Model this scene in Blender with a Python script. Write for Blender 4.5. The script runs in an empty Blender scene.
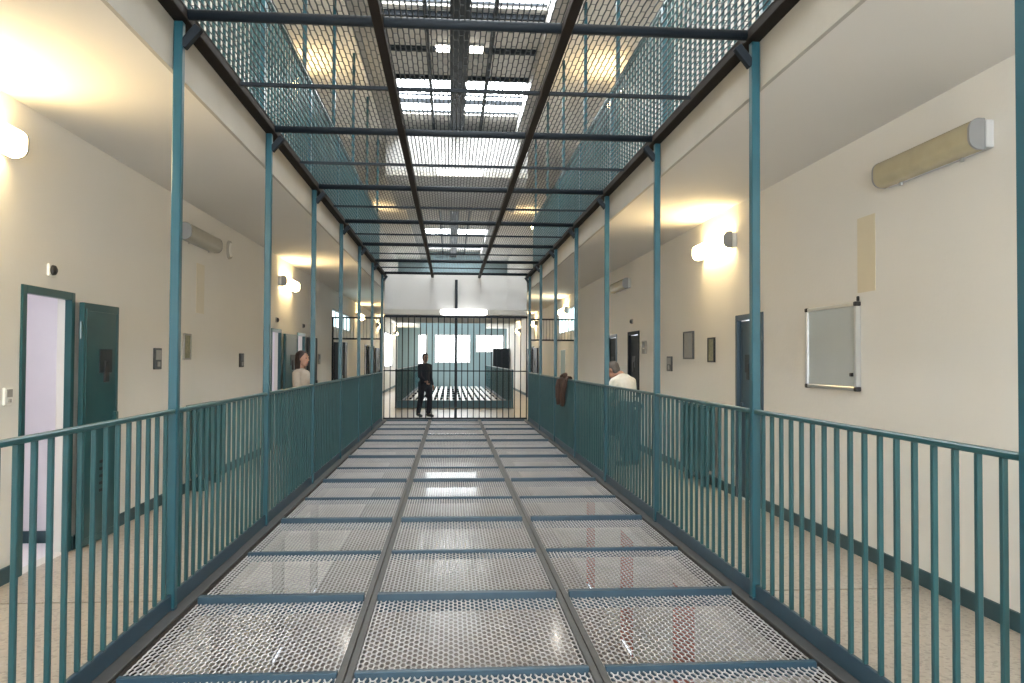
import bpy, bmesh, math, random
from mathutils import Vector, Matrix
random.seed(7)
C = bpy.context.scene.collection
PI = math.pi

# ------------------------------------------------------------------ camera, world, exposure
EYE = 1.55
cam_data = bpy.data.cameras.new('camera')
cam = bpy.data.objects.new('camera', cam_data)
C.objects.link(cam)
cam_data.sensor_width = 36.0
cam_data.lens = 801.4 * 36.0 / 1024.0
cam_data.clip_start = 0.05
cam_data.clip_end = 200
cam.matrix_world = (Matrix.Translation((0, 0, EYE)) @ Matrix.Rotation(-0.0767, 4, 'Z')
                    @ Matrix.Rotation(PI / 2 + 0.0226, 4, 'X') @ Matrix.Rotation(0.0052, 4, 'Z'))
bpy.context.scene.camera = cam

world = bpy.data.worlds.new('world')
bpy.context.scene.world = world
world.use_nodes = True
bgn = world.node_tree.nodes.get('Background') or world.node_tree.nodes.new('ShaderNodeBackground')
bgn.inputs[0].default_value = (0.80, 0.88, 1.0, 1)
bgn.inputs[1].default_value = 1.0

SKYLIGHT = 13.0       # luminance of the daylit roof glazing
WINDOW = 4.0         # luminance of the daylit windows
TUBE = 18.0          # luminance of a lit tube cover
vs = bpy.context.scene.view_settings
vs.view_transform = 'Standard'
vs.look = 'None'
vs.gamma = 1.0
vs.use_curve_mapping = False
vs.exposure = 1.0

# ------------------------------------------------------------------ measured layout (metres)
BAY = 2.506
POST0 = 0.113                      # posts stand at POST0 + n * BAY
XL, XR = -1.707, 1.994             # railing lines
WL, WR = -3.034, 3.274             # gallery walls
RAIL = 1.232
TOP = 3.704                        # overhead mesh
CEIL = 3.347                       # gallery ceiling
UF = 3.75                          # upper storey floor
UC = 7.30                          # upper gallery ceiling
ROOF = 7.78
LOW = -3.75                        # lower storey floor
Y0, Y1 = -6.0, 46.5                # ends of the hall
GATE = 20.75
BR0, BR1 = 20.80, 25.6             # bridge across the hall
MX = [-1.585, -0.50, 0.745, 1.88]  # floor mesh columns
def py(n): return POST0 + n * BAY

# ------------------------------------------------------------------ materials
def srgb(r, g, b):
    def f(c):
        c /= 255.0
        return c / 12.92 if c <= 0.04045 else ((c + 0.055) / 1.055) ** 2.4
    return (f(r), f(g), f(b), 1)

def material(name, col, rough=0.5, metal=0.0, var=0.08, scale=6.0, bump=0.0, bscale=60.0,
             col2=None, spec=0.5, detail=4.0, coords='Object'):
    m = bpy.data.materials.new(name)
    m.use_nodes = True
    nt = m.node_tree
    b = nt.nodes['Principled BSDF']
    b.inputs['Roughness'].default_value = rough
    b.inputs['Metallic'].default_value = metal
    b.inputs['Specular IOR Level'].default_value = spec
    geo = nt.nodes.new('ShaderNodeNewGeometry')
    src = geo.outputs['Position']
    n = nt.nodes.new('ShaderNodeTexNoise')
    n.inputs['Scale'].default_value = scale
    n.inputs['Detail'].default_value = detail
    nt.links.new(src, n.inputs['Vector'])
    mix = nt.nodes.new('ShaderNodeMix')
    mix.data_type = 'RGBA'
    a = tuple(c * (1 - var) for c in col[:3]) + (1,)
    d = col2 if col2 else tuple(min(1, c * (1 + var)) for c in col[:3]) + (1,)
    mix.inputs[6].default_value = a
    mix.inputs[7].default_value = d
    nt.links.new(n.outputs['Fac'], mix.inputs[0])
    nt.links.new(mix.outputs[2], b.inputs['Base Color'])
    if bump > 0:
        n2 = nt.nodes.new('ShaderNodeTexNoise')
        n2.inputs['Scale'].default_value = bscale
        nt.links.new(src, n2.inputs['Vector'])
        bp = nt.nodes.new('ShaderNodeBump')
        bp.inputs['Strength'].default_value = bump
        bp.inputs['Distance'].default_value = 0.01
        nt.links.new(n2.outputs['Fac'], bp.inputs['Height'])
        nt.links.new(bp.outputs['Normal'], b.inputs['Normal'])
    return m

def emitter(name, col, strength):
    m = bpy.data.materials.new(name)
    m.use_nodes = True
    b = m.node_tree.nodes['Principled BSDF']
    b.inputs['Base Color'].default_value = (0.8, 0.8, 0.8, 1)
    b.inputs['Emission Color'].default_value = col
    b.inputs['Emission Strength'].default_value = strength
    return m

def terrazzo(name, base, dark, light, rough, scale=55.0):
    m = material(name, base, rough, var=0.10, scale=1.3)
    nt = m.node_tree
    b = nt.nodes['Principled BSDF']
    old = b.inputs['Base Color'].links[0].from_socket
    geo = nt.nodes.new('ShaderNodeNewGeometry')
    v = nt.nodes.new('ShaderNodeTexVoronoi')
    v.inputs['Scale'].default_value = scale
    nt.links.new(geo.outputs['Position'], v.inputs['Vector'])
    ramp = nt.nodes.new('ShaderNodeValToRGB')
    ramp.color_ramp.interpolation = 'CONSTANT'
    ramp.color_ramp.elements[0].color = dark
    ramp.color_ramp.elements[1].position = 0.18
    ramp.color_ramp.elements[1].color = (base[0], base[1], base[2], 1)
    e = ramp.color_ramp.elements.new(0.82)
    e.color = light
    sep = nt.nodes.new('ShaderNodeSeparateColor')
    nt.links.new(v.outputs['Color'], sep.inputs[0])
    nt.links.new(sep.outputs[0], ramp.inputs[0])
    mix = nt.nodes.new('ShaderNodeMix')
    mix.data_type = 'RGBA'
    mix.inputs[0].default_value = 0.4
    nt.links.new(old, mix.inputs[6])
    nt.links.new(ramp.outputs[0], mix.inputs[7])
    nt.links.new(mix.outputs[2], b.inputs['Base Color'])
    return m

M = {}
M['wall'] = material('cream_wall_paint', (0.725, 0.702, 0.655, 1), 0.75, var=0.05, scale=0.9, bump=0.15, bscale=25)
M['ceil'] = material('ceiling_paint', (0.70, 0.675, 0.63, 1), 0.8, var=0.04, scale=0.7)
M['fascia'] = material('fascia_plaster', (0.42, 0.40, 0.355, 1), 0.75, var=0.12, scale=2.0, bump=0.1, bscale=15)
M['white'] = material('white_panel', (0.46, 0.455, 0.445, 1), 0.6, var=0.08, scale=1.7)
M['cell'] = material('cell_white', (0.80, 0.77, 0.80, 1), 0.8, var=0.03)
M['teal'] = material('teal_paint', (0.013, 0.070, 0.095, 1), 0.33, var=0.18, scale=5.0, col2=(0.019, 0.100, 0.130, 1))
M['bar'] = material('teal_baluster_paint', (0.013, 0.056, 0.066, 1), 0.34, var=0.2, scale=4.0, col2=(0.020, 0.093, 0.104, 1))
M['blue'] = material('blue_floor_steel', (0.017, 0.046, 0.076, 1), 0.4, var=0.25, scale=9.0, col2=(0.025, 0.066, 0.100, 1))
M['grey_steel'] = material('worn_grey_steel', (0.050, 0.050, 0.050, 1), 0.5, metal=0.2, var=0.3, scale=14.0)
M['brown'] = material('dark_brown_steel', (0.013, 0.009, 0.007, 1), 0.7, spec=0.2, var=0.3, scale=10.0)
M['dark'] = material('dark_slate_steel', (0.010, 0.015, 0.021, 1), 0.6, spec=0.25, var=0.2, scale=8.0)
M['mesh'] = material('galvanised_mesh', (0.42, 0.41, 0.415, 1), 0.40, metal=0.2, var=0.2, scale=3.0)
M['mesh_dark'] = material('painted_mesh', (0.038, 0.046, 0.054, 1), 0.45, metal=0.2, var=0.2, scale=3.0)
M['base'] = material('skirting_paint', (0.020, 0.060, 0.075, 1), 0.45, var=0.2, scale=5.0)
M['floor'] = terrazzo('gallery_floor', (0.40, 0.35, 0.29, 1), (0.17, 0.14, 0.11, 1), (0.50, 0.45, 0.39, 1), 0.35)
M['low_floor'] = terrazzo('lower_floor', (0.33, 0.30, 0.285, 1), (0.24, 0.20, 0.19, 1), (0.45, 0.42, 0.40, 1), 0.14, 20)
M['joint'] = material('joint_grit', (0.08, 0.07, 0.06, 1), 0.9)
M['door'] = material('green_door_paint', (0.014, 0.070, 0.078, 1), 0.30, var=0.25, scale=3.0)
M['door_blue'] = material('slate_door_paint', (0.040, 0.075, 0.105, 1), 0.4, var=0.15, scale=3.0)
M['black'] = material('black_fittings', (0.012, 0.012, 0.014, 1), 0.5)
M['shade'] = material('dark_door_far', (0.012, 0.018, 0.024, 1), 0.5)
M['housing'] = material('lamp_housing_metal', (0.48, 0.48, 0.47, 1), 0.4, metal=0.1)
M['cap'] = material('grey_end_cap', (0.22, 0.22, 0.22, 1), 0.4)
M['yellowed'] = material('yellowed_lamp_cover', (0.44, 0.39, 0.26, 1), 0.25, var=0.12, scale=7.0)
M['greyed'] = material('greyed_lamp_cover', (0.36, 0.34, 0.28, 1), 0.3, var=0.12, scale=7.0)
M['alu'] = material('aluminium', (0.62, 0.63, 0.64, 1), 0.28, metal=0.85, var=0.05)
M['board'] = material('whiteboard', (0.50, 0.53, 0.52, 1), 0.12, var=0.03)
M['slat'] = material('pale_slat', (0.62, 0.64, 0.65, 1), 0.33, var=0.05)
M['tan'] = material('tan_paper', (0.66, 0.59, 0.44, 1), 0.8, var=0.06, scale=4.0)
M['tan2'] = material('pale_tan_paper', (0.69, 0.635, 0.52, 1), 0.8, var=0.06, scale=4.0)
M['plate_grey'] = material('grey_plate', (0.30, 0.29, 0.27, 1), 0.5, var=0.2, scale=20.0)
M['notice'] = material('green_notice', (0.10, 0.13, 0.07, 1), 0.5, var=0.5, scale=30.0, col2=(0.42, 0.38, 0.22, 1))
M['box_dark'] = material('dark_call_box', (0.045, 0.05, 0.055, 1), 0.45, var=0.3, scale=30.0)
M['red'] = material('red_paint', (0.48, 0.15, 0.11, 1), 0.5, var=0.1)
M['paleblue'] = material('pale_blue_paint', (0.24, 0.35, 0.39, 1), 0.6, var=0.06)
M['rub'] = material('white_plastic', (0.75, 0.74, 0.70, 1), 0.4)
M['skylight'] = emitter('daylit_skylight_glass', (0.93, 0.98, 1.0, 1), SKYLIGHT)
M['window'] = emitter('daylit_window_glass', (0.92, 0.97, 1.0, 1), WINDOW)
M['window_cell'] = emitter('added_cell_glow', (0.95, 0.93, 1.0, 1), 3.2)  # glow of out-of-sight windows added to brighten the cells
M['window_near'] = emitter('added_near_glow', (0.90, 0.96, 1.0, 1), 10.0)  # unseen window added behind the camera to brighten the near walls
M['window_cool'] = emitter('daylit_blue_glass', (0.62, 0.90, 0.95, 1), 1.6)
M['tube'] = emitter('lit_tube_cover', (1.0, 0.74, 0.37, 1), TUBE)
M['tube_white'] = emitter('lit_white_tube_cover', (1.0, 0.93, 0.82, 1), 8.0)
M['tube_soft'] = emitter('lit_soft_tube_cover', (1.0, 0.97, 0.92, 1), 1.5)

# ------------------------------------------------------------------ mesh helpers
class MB:
    def __init__(self):
        self.v, self.f = [], []
    def box(self, x0, x1, y0, y1, z0, z1):
        i = len(self.v)
        self.v += [(x0, y0, z0), (x1, y0, z0), (x1, y1, z0), (x0, y1, z0),
                   (x0, y0, z1), (x1, y0, z1), (x1, y1, z1), (x0, y1, z1)]
        self.f += [(i, i + 3, i + 2, i + 1), (i + 4, i + 5, i + 6, i + 7), (i, i + 1, i + 5, i + 4),
                   (i + 1, i + 2, i + 6, i + 5), (i + 2, i + 3, i + 7, i + 6), (i + 3, i, i + 4, i + 7)]
        return self
    def bar(self, a, b, w, h, up=(0, 0, 1)):
        a, b = Vector(a), Vector(b)
        d = (b - a).normalized()
        u = Vector(up)
        if abs(d.dot(u)) > 0.95:
            u = Vector((0, 1, 0))
        s = d.cross(u).normalized()
        t = s.cross(d).normalized()
        i = len(self.v)
        for p in (a, b):
            for q, r in ((-1, -1), (1, -1), (1, 1), (-1, 1)):
                self.v.append(tuple(p + s * (q * w / 2) + t * (r * h / 2)))
        self.f += [(i, i + 1, i + 2, i + 3), (i + 7, i + 6, i + 5, i + 4)]
        for k in range(4):
            j = (k + 1) % 4
            self.f.append((i + k, i + 4 + k, i + 4 + j, i + j))
        return self
    def tube(self, pts, r, n=10, caps=True):
        pts = [Vector(p) for p in pts]
        rings = []
        for k, p in enumerate(pts):
            d = (pts[min(k + 1, len(pts) - 1)] - pts[max(k - 1, 0)]).normalized()
            u = Vector((0, 0, 1)) if abs(d.z) < 0.9 else Vector((1, 0, 0))
            s = d.cross(u).normalized()
            t = s.cross(d).normalized()
            rr = r[k] if isinstance(r, (list, tuple)) else r
            i = len(self.v)
            for q in range(n):
                a = 2 * PI * q / n
                self.v.append(tuple(p + s * (math.cos(a) * rr) + t * (math.sin(a) * rr)))
            rings.append(i)
        for a, b in zip(rings, rings[1:]):
            for q in range(n):
                w = (q + 1) % n
                self.f.append((a + q, a + w, b + w, b + q))
        if caps:
            self.f.append(tuple(rings[0] + q for q in reversed(range(n))))
            self.f.append(tuple(rings[-1] + q for q in range(n)))
        return self
    def prism(self, prof, y0, y1):
        """profile of (x, z) points extruded along y"""
        i = len(self.v)
        n = len(prof)
        for y in (y0, y1):
            for x, z in prof:
                self.v.append((x, y, z))
        for q in range(n):
            w = (q + 1) % n
            self.f.append((i + q, i + w, i + n + w, i + n + q))
        self.f.append(tuple(i + q for q in reversed(range(n))))
        self.f.append(tuple(i + n + q for q in range(n)))
        return self
    def mesh(self, name, mat, bev=0.0, smooth=False, segs=1):
        me = bpy.data.meshes.new(name)
        me.from_pydata(self.v, [], self.f)
        bm = bmesh.new()
        bm.from_mesh(me)
        bmesh.ops.recalc_face_normals(bm, faces=bm.faces)
        if bev > 0:
            bmesh.ops.bevel(bm, geom=list(bm.edges), offset=bev, segments=segs, affect='EDGES', clamp_overlap=True)
        if smooth:
            for f in bm.faces:
                f.smooth = True
        bm.to_mesh(me)
        bm.free()
        me.materials.append(M[mat] if isinstance(mat, str) else mat)
        return me

def tag(o, label=None, cat=None, group=None, kind=None):
    if label: o['label'] = label
    if cat: o['category'] = cat
    if group: o['group'] = group
    if kind: o['kind'] = kind
    return o

def link(name, me, parent=None, loc=(0, 0, 0), rot=None):
    o = bpy.data.objects.new(name, me)
    C.objects.link(o)
    o.location = loc
    if rot: o.rotation_euler = rot
    if parent: o.parent = parent
    return o

def thing(name, label, cat, loc=(0, 0, 0), rz=0.0, group=None, kind=None):
    o = link(name, None, None, loc, (0, 0, rz))
    o.empty_display_size = 0.1
    return tag(o, label, cat, group, kind)

_cache = {}
def piece(name, dims, mat, loc, parent=None, bev=0.0, rot=None):
    """a box of the given size centred on loc, sharing mesh data between alike pieces"""
    key = (tuple(round(d, 4) for d in dims), mat, round(bev, 4))
    if key not in _cache:
        a, b, c = (d / 2 for d in dims)
        _cache[key] = MB().box(-a, a, -b, b, -c, c).mesh(name, mat, bev)
    return link(name, _cache[key], parent, loc, rot)

def span(name, x0, x1, y0, y1, z0, z1, mat, parent=None, bev=0.0):
    return piece(name, (x1 - x0, y1 - y0, z1 - z0), mat, ((x0 + x1) / 2, (y0 + y1) / 2, (z0 + z1) / 2), parent, bev)

ORD = ['first', 'second', 'third', 'fourth', 'fifth', 'sixth', 'seventh', 'eighth', 'ninth', 'tenth',
       'eleventh', 'twelfth', 'thirteenth', 'fourteenth', 'fifteenth', 'sixteenth', 'seventeenth', 'eighteenth', 'nineteenth']

# ------------------------------------------------------------------ the building shell
def wall_mesh(x0, x1, ya, yb, za, zb, holes):
    """wall slab with rectangular openings (y0, y1, z0, z1)"""
    ys = sorted({ya, yb} | {h[0] for h in holes} | {h[1] for h in holes})
    zs = sorted({za, zb} | {h[2] for h in holes} | {h[3] for h in holes})
    m = MB()
    for a, b in zip(ys, ys[1:]):
        z_run = None
        for c, d in zip(zs, zs[1:]):
            inside = any(h[0] <= a and b <= h[1] and h[2] <= c and d <= h[3] for h in holes)
            if inside:
                if z_run: m.box(x0, x1, a, b, z_run[0], z_run[1])
                z_run = None
            else:
                z_run = (z_run[0], d) if z_run else (c, d)
        if z_run: m.box(x0, x1, a, b, z_run[0], z_run[1])
    return m

LEFT_DOORS = [(5.96, 6.66), (13.90, 14.60), (16.22, 16.95), (28.75, 29.5), (31.4, 32.15)]
RIGHT_DOORS = [(8.22, 8.92), (13.75, 14.53), (15.62, 16.42), (28.6, 29.35), (31.3, 32.05)]
LOW_DOORS = [(10.6, 11.5), (14.2, 15.1), (18.0, 18.9)]
DH = 2.02
lh = [(a, b, 0.0, DH) for a, b in LEFT_DOORS] + [(20.9, 24.7, 2.34, 2.86), (37.5, 42.5, 1.15, 2.85)] + [(a, b, LOW, LOW + DH) for a, b in LOW_DOORS]
rh = [(a, b, 0.0, DH) for a, b in RIGHT_DOORS] + [(20.95, 24.3, 2.30, 3.02)] + [(a, b, LOW, LOW + DH) for a, b in LOW_DOORS]
o = link('wall_left', wall_mesh(WL - 0.1, WL, Y0, Y1, LOW, ROOF, lh).mesh('wall_left', 'wall'))
tag(o, 'long cream painted gallery wall on the left with teal doors', 'wall', kind='structure')
o = link('wall_right', wall_mesh(WR, WR + 0.1, Y0, Y1, LOW, ROOF, rh).mesh('wall_right', 'wall'))
tag(o, 'long cream painted gallery wall on the right with whiteboard', 'wall', kind='structure')

# end walls, with windows cut out
def end_wall(name, y, t, holes, label):
    xs = sorted({WL, WR} | {h[0] for h in holes} | {h[1] for h in holes})
    zs = sorted({LOW, ROOF} | {h[2] for h in holes} | {h[3] for h in holes})
    m = MB()
    for a, b in zip(xs, xs[1:]):
        for c, d in zip(zs, zs[1:]):
            if not any(h[0] <= a and b <= h[1] and h[2] <= c and d <= h[3] for h in holes):
                m.box(a, b, min(y, y + t), max(y, y + t), c, d)
    o = link(name, m.mesh(name, 'paleblue'))
    tag(o, label, 'wall', kind='structure')
FAR_W = [(-1.87, -1.32, 1.15, 3.0), (-0.92, 1.17, 1.33, 3.0), (1.45, 3.15, 1.95, 3.0)]
low_w = [(-1.4, 1.6, LOW + 0.9, LOW + 2.6)]
up_w = [(-1.4, 1.6, UF + 0.9, UF + 2.8)]
ADDED_W = [(-2.75, 3.0, 0.35, 3.25)]
end_wall('wall_far', Y1, 0.2, FAR_W + low_w + up_w, 'pale blue end wall with bright windows beyond the second hall')
end_wall('wall_near', Y0, -0.2, ADDED_W + low_w + up_w, 'unseen end wall with an added wide window behind the viewpoint')

win_no = [0]
def window(x0, x1, z0, z1, y, face, label, panes=(2, 1), mat='window', horizontal=True, bar='white'):
    """glazed window; face = +1/-1 direction of the room along y (or x when not horizontal)"""
    win_no[0] += 1
    cx, cz = (x0 + x1) / 2, (z0 + z1) / 2
    w, h = x1 - x0, z1 - z0
    loc = (cx, y, cz) if horizontal else (y, cx, cz)
    t = thing('window_%d' % win_no[0], label, 'window', loc, 0 if horizontal else PI / 2, kind='structure')
    fw = 0.05
    for s in (-1, 1):
        piece('frame_bar', (w, 0.08, fw), bar, (0, 0, s * (h / 2 - fw / 2)), t)
        piece('frame_bar', (fw, 0.08, h - 2 * fw), bar, (s * (w / 2 - fw / 2), 0, 0), t)
    nx, nz = panes
    iw, ih = (w - 2 * fw), (h - 2 * fw)
    pw, ph = iw / nx, ih / nz
    for i in range(nx):
        for j in range(nz):
            piece('pane', (pw - 0.03, 0.012, ph - 0.03), mat, (-iw / 2 + pw * (i + .5), 0, -ih / 2 + ph * (j + .5)), t)
        if i:
            piece('mullion', (0.03, 0.06, ih), bar, (-iw / 2 + pw * i, 0, 0), t)
    for j in range(1, nz):
        piece('transom', (iw, 0.05, 0.03), bar, (0, 0.001, -ih / 2 + ph * j), t)
    return t
wl = ['narrow bright window at the left of the far end wall', 'widest bright window in the middle of the far end wall',
      'bright window with high sill at the right of the far end wall']
for (a, b, c, d), l, n in zip(FAR_W, wl, ((1, 1), (2, 1), (2, 1))):
    window(a, b, c, d, Y1 + 0.08, -1, l, n)
for (a, b, c, d), l in zip(low_w + up_w, ('bright end window of the lower storey', 'bright end window of the upper storey')):
    window(a, b, c, d, Y1 + 0.08, -1, l + ' at the far wall', (3, 2))
    window(a, b, c, d, Y0 - 0.08, 1, l + ' behind the viewpoint', (3, 2))
for a, b, c, d in ADDED_W:
    window(a, b, c, d, Y0 - 0.08, 1, 'unseen wide window added behind the viewpoint to brighten the near hall', (5, 2), 'window_near')
window(20.9, 24.7, 2.34, 2.86, WL - 0.05, 1, 'high strip window with bluish panes in the left wall beside the bridge', (5, 1), 'window_cool', False)
window(20.95, 24.3, 2.30, 3.02, WR + 0.05, 1, 'high strip window with bluish panes in the right wall beside the bridge', (5, 1), 'window_cool', False)
window(37.5, 42.5, 1.15, 2.85, WL - 0.05, 1, 'tall bright window in the left wall of the second hall', (4, 1), 'window', False)

# gallery floors: slabs with dark joints between
def gallery_floor(x0, x1, label):
    f = link('floor', MB().box(x0, x1, Y0, Y1, -0.36, -0.02).mesh('floor_core', 'joint'))
    tag(f, label, 'floor', kind='structure')
    n = 0
    y = Y0
    stops = [Y0] + [5.30 + k * BAY * 2 for k in range(-2, 9) if Y0 < 5.30 + k * BAY * 2 < Y1] + [Y1]
    for a, b in zip(stops, stops[1:]):
        span('slab', x0, x1, a + 0.014, b - 0.014, -0.02, 0.0, 'floor', f)
gallery_floor(WL, XL - 0.07, 'speckled beige walkway floor along the left wall')
gallery_floor(XR + 0.07, WR, 'speckled beige walkway floor along the right wall')
o = link('floor', MB().box(XL - 0.069, XR + 0.069, BR0 - 0.12, BR1, -0.36, 0.0).mesh('bridge_floor', 'floor'))
tag(o, 'beige bridge floor behind the barred gate', 'floor', kind='structure')
o = link('floor', MB().box(WL, WR, Y0, Y1, LOW - 0.2, LOW).mesh('lower_floor', 'low_floor'))
tag(o, 'shiny pale floor of the lower storey under the mesh', 'floor', kind='structure')
def ceiling(x0, x1, z0, z1, label, mat='ceil', ya=Y0, yb=Y1):
    o = link('ceiling', MB().box(x0, x1, ya, yb, z0, z1).mesh('ceiling', mat))
    tag(o, label, 'ceiling', kind='structure')
    return o
ceiling(WL, XL - 0.06, CEIL, UF - 0.02, 'smooth cream ceiling above the left walkway')
ceiling(XR + 0.06, WR, CEIL, UF - 0.02, 'smooth cream ceiling above the right walkway')
ceiling(WL, XL - 0.05, UC, ROOF + 0.2, 'cream ceiling of the left upper gallery')
ceiling(XR + 0.05, WR, UC, ROOF + 0.2, 'cream ceiling of the right upper gallery')
# slab of the upper walkway floor finish
for x0, x1, l in ((WL, XL - 0.05, 'left'), (XR + 0.05, WR, 'right')):
    o = link('floor', MB().box(x0, x1, Y0, Y1, UF - 0.02, UF).mesh('upper_floor', 'floor'))
    tag(o, 'walkway floor of the %s upper gallery' % l, 'floor', kind='structure')
# plastered edge beams of the slabs
tn = 0
for z0, z1, l in ((CEIL - 0.0, 3.66, 'under the overhead mesh'), (-0.36, -0.08, 'below the floor mesh')):
    for x0, x1, s in ((XL - 0.0595, XL - 0.032, 'left'), (XR + 0.032, XR + 0.0595, 'right')):
        tn += 1
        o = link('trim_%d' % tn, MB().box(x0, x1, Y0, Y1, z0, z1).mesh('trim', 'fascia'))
        tag(o, 'pale plaster edge strip on the %s side %s' % (s, l), 'trim', kind='structure')

# skirting
def skirting(side, x0, x1, holes):
    ys = [Y0]
    for a, b in sorted(holes): ys += [a - 0.07, b + 0.07]
    ys.append(Y1)
    m = MB()
    for a, b in zip(ys[::2], ys[1::2]): m.box(x0, x1, a, b, 0, 0.11)
    o = link('baseboard_' + side, m.mesh('baseboard', 'base'))
    tag(o, 'dark teal skirting along the foot of the %s wall' % side, 'skirting', kind='structure')
skirting('left', WL, WL + 0.018, LEFT_DOORS)
skirting('right', WR - 0.018, WR, RIGHT_DOORS)

# roof of the hall: plaster bays, glazed strips and dark beams
SKY = [(-1.6, 1.2), (4.8, 7.6), (11.25, 14.05), (17.75, 20.35), (38.4, 40.4), (43.2, 45.2)]
RX0, RX1 = XL + 0.42, XR - 0.32
ys = [Y0]
for a, b in SKY: ys += [a, b]
ys.append(Y1)
m = MB()
for a, b in zip(ys[::2], ys[1::2]): m.box(RX0, RX1, a, b, ROOF, ROOF + 0.2)
o = link('ceiling', m.mesh('roof_bays', 'ceil'))
tag(o, 'plaster roof bays between the skylight strips', 'ceiling', kind='structure')
for x0, x1, s in ((XL - 0.049, RX0, 'left'), (RX1, XR + 0.049, 'right')):
    tn += 1
    o = link('trim_%d' % tn, MB().box(x0, x1, Y0, Y1, UC + 0.05, ROOF + 0.2).mesh('roof_edge', 'plate_grey'))
    tag(o, 'grey edge beam along the %s side of the roof' % s, 'trim', kind='structure')
for k, (a, b) in enumerate(SKY):
    win_no[0] += 1
    t = thing('window_%d' % win_no[0], 'bright glazed roof strip, %s along the hall' % ORD[k], 'skylight', ((RX0 + RX1) / 2, (a + b) / 2, ROOF + 0.1), kind='structure')
    xs = [RX0, -0.48, 0.12, 0.76, RX1]
    for c, d in zip(xs, xs[1:]):
        nn = 2
        for q in range(nn):
            L = (b - a) / nn
            piece('pane', (d - c - 0.03, L - 0.03, 0.02), 'skylight', ((c + d) / 2 - (RX0 + RX1) / 2, -(b - a) / 2 + L * (q + .5), 0), t)
    for q in range(3):
        piece('glazing_bar', (RX1 - RX0, 0.04, 0.10), 'dark', (0, -(b - a) / 2 + (b - a) / 2 * q * 0.998 + (0.02 if q == 0 else -0.02 if q == 2 else 0), 0.0), t)
def beam(name, x, w, z0, z1, label, ya, yb):
    o = span(name, x - w / 2, x + w / 2, ya, yb, z0, z1, 'dark')
    tag(o, label, 'beam')
beam('roof_beam', 0.125, 0.34, ROOF - 0.32, ROOF - 0.002, 'broad dark beam running down the middle of the roof', Y0, Y1)
for x, l in ((-0.48, 'left'), (0.76, 'right')):
    beam('roof_bar', x, 0.07, ROOF - 0.16, ROOF - 0.002, 'thin dark roof bar to the %s of the broad middle beam' % l, Y0, Y1)
k = 0
y = 11.05
while y < 20.6:
    for x0, x1, s in ((RX0, -0.52, 'far left'), (-0.44, -0.047, 'inner left'), (0.297, 0.722, 'inner right'), (0.798, RX1, 'far right')):
        o = span('roof_purlin', x0, x1, y - 0.035, y + 0.035, ROOF - 0.10, ROOF - 0.003, 'dark')
        tag(o, 'short dark cross bar under the roof, row %s, %s bay' % (ORD[k], s), 'roof bar', 'roof cross bars')
    k += 1
    y += 1.62

# bridge across the hall, one per storey
def bridge(z0, z1, label, lab2):
    b = thing('trim_%d' % (20 + int(z0)), label, 'bridge beam', ((XL + XR) / 2, BR0, z0), kind='structure')
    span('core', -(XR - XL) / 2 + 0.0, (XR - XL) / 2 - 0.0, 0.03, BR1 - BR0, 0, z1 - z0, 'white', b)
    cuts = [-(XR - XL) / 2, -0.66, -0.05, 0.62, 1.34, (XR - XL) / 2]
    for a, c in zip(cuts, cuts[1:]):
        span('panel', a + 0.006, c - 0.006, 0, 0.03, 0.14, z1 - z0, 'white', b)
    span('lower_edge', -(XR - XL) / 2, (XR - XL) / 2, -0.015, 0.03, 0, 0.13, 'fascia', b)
bridge(2.70, UF, 'white panelled beam of the bridge above the barred gate', '')
bridge(6.30, UC + 0.1, 'white panelled beam of the upper bridge seen through the overhead mesh', '')

# ------------------------------------------------------------------ doors and the rooms behind them
door_no = [0]
def room(side, a, b, z, label, bright=True):
    """plain white cell behind a doorway"""
    xw = WL - 0.1 if side < 0 else WR + 0.1
    x_in, x_out = (xw - 2.4, xw) if side < 0 else (xw, xw + 2.4)
    ya, yb = a - 0.55, b + 0.35
    m = MB()
    m.box(x_in, x_out, ya - 0.1, ya, z, z + 2.6)
    m.box(x_in, x_out, yb, yb + 0.1, z, z + 2.6)
    m.box(x_in, x_out, ya, yb, z + 2.5, z + 2.6)
    m.box(x_in, x_out, ya, yb, z - 0.1, z)
    far = x_in if side < 0 else x_out
    zc = z + 1.2
    m.box(far - 0.05, far + 0.05, ya, yb, z, zc)
    m.box(far - 0.05, far + 0.05, ya, yb, zc + 0.9, z + 2.6)
    o = link('wall_cell', m.mesh('wall_cell', 'cell'))
    tag(o, label, 'room', kind='structure')
    span('skirting', x_in + 0.06, x_out - 0.01, yb - 0.018, yb, z, z + 0.10, 'base', o)
    window(ya, yb, zc, zc + 0.9, far, 1, 'unseen window added to light the ' + label, (2, 1), 'window_cell', False)

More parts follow.
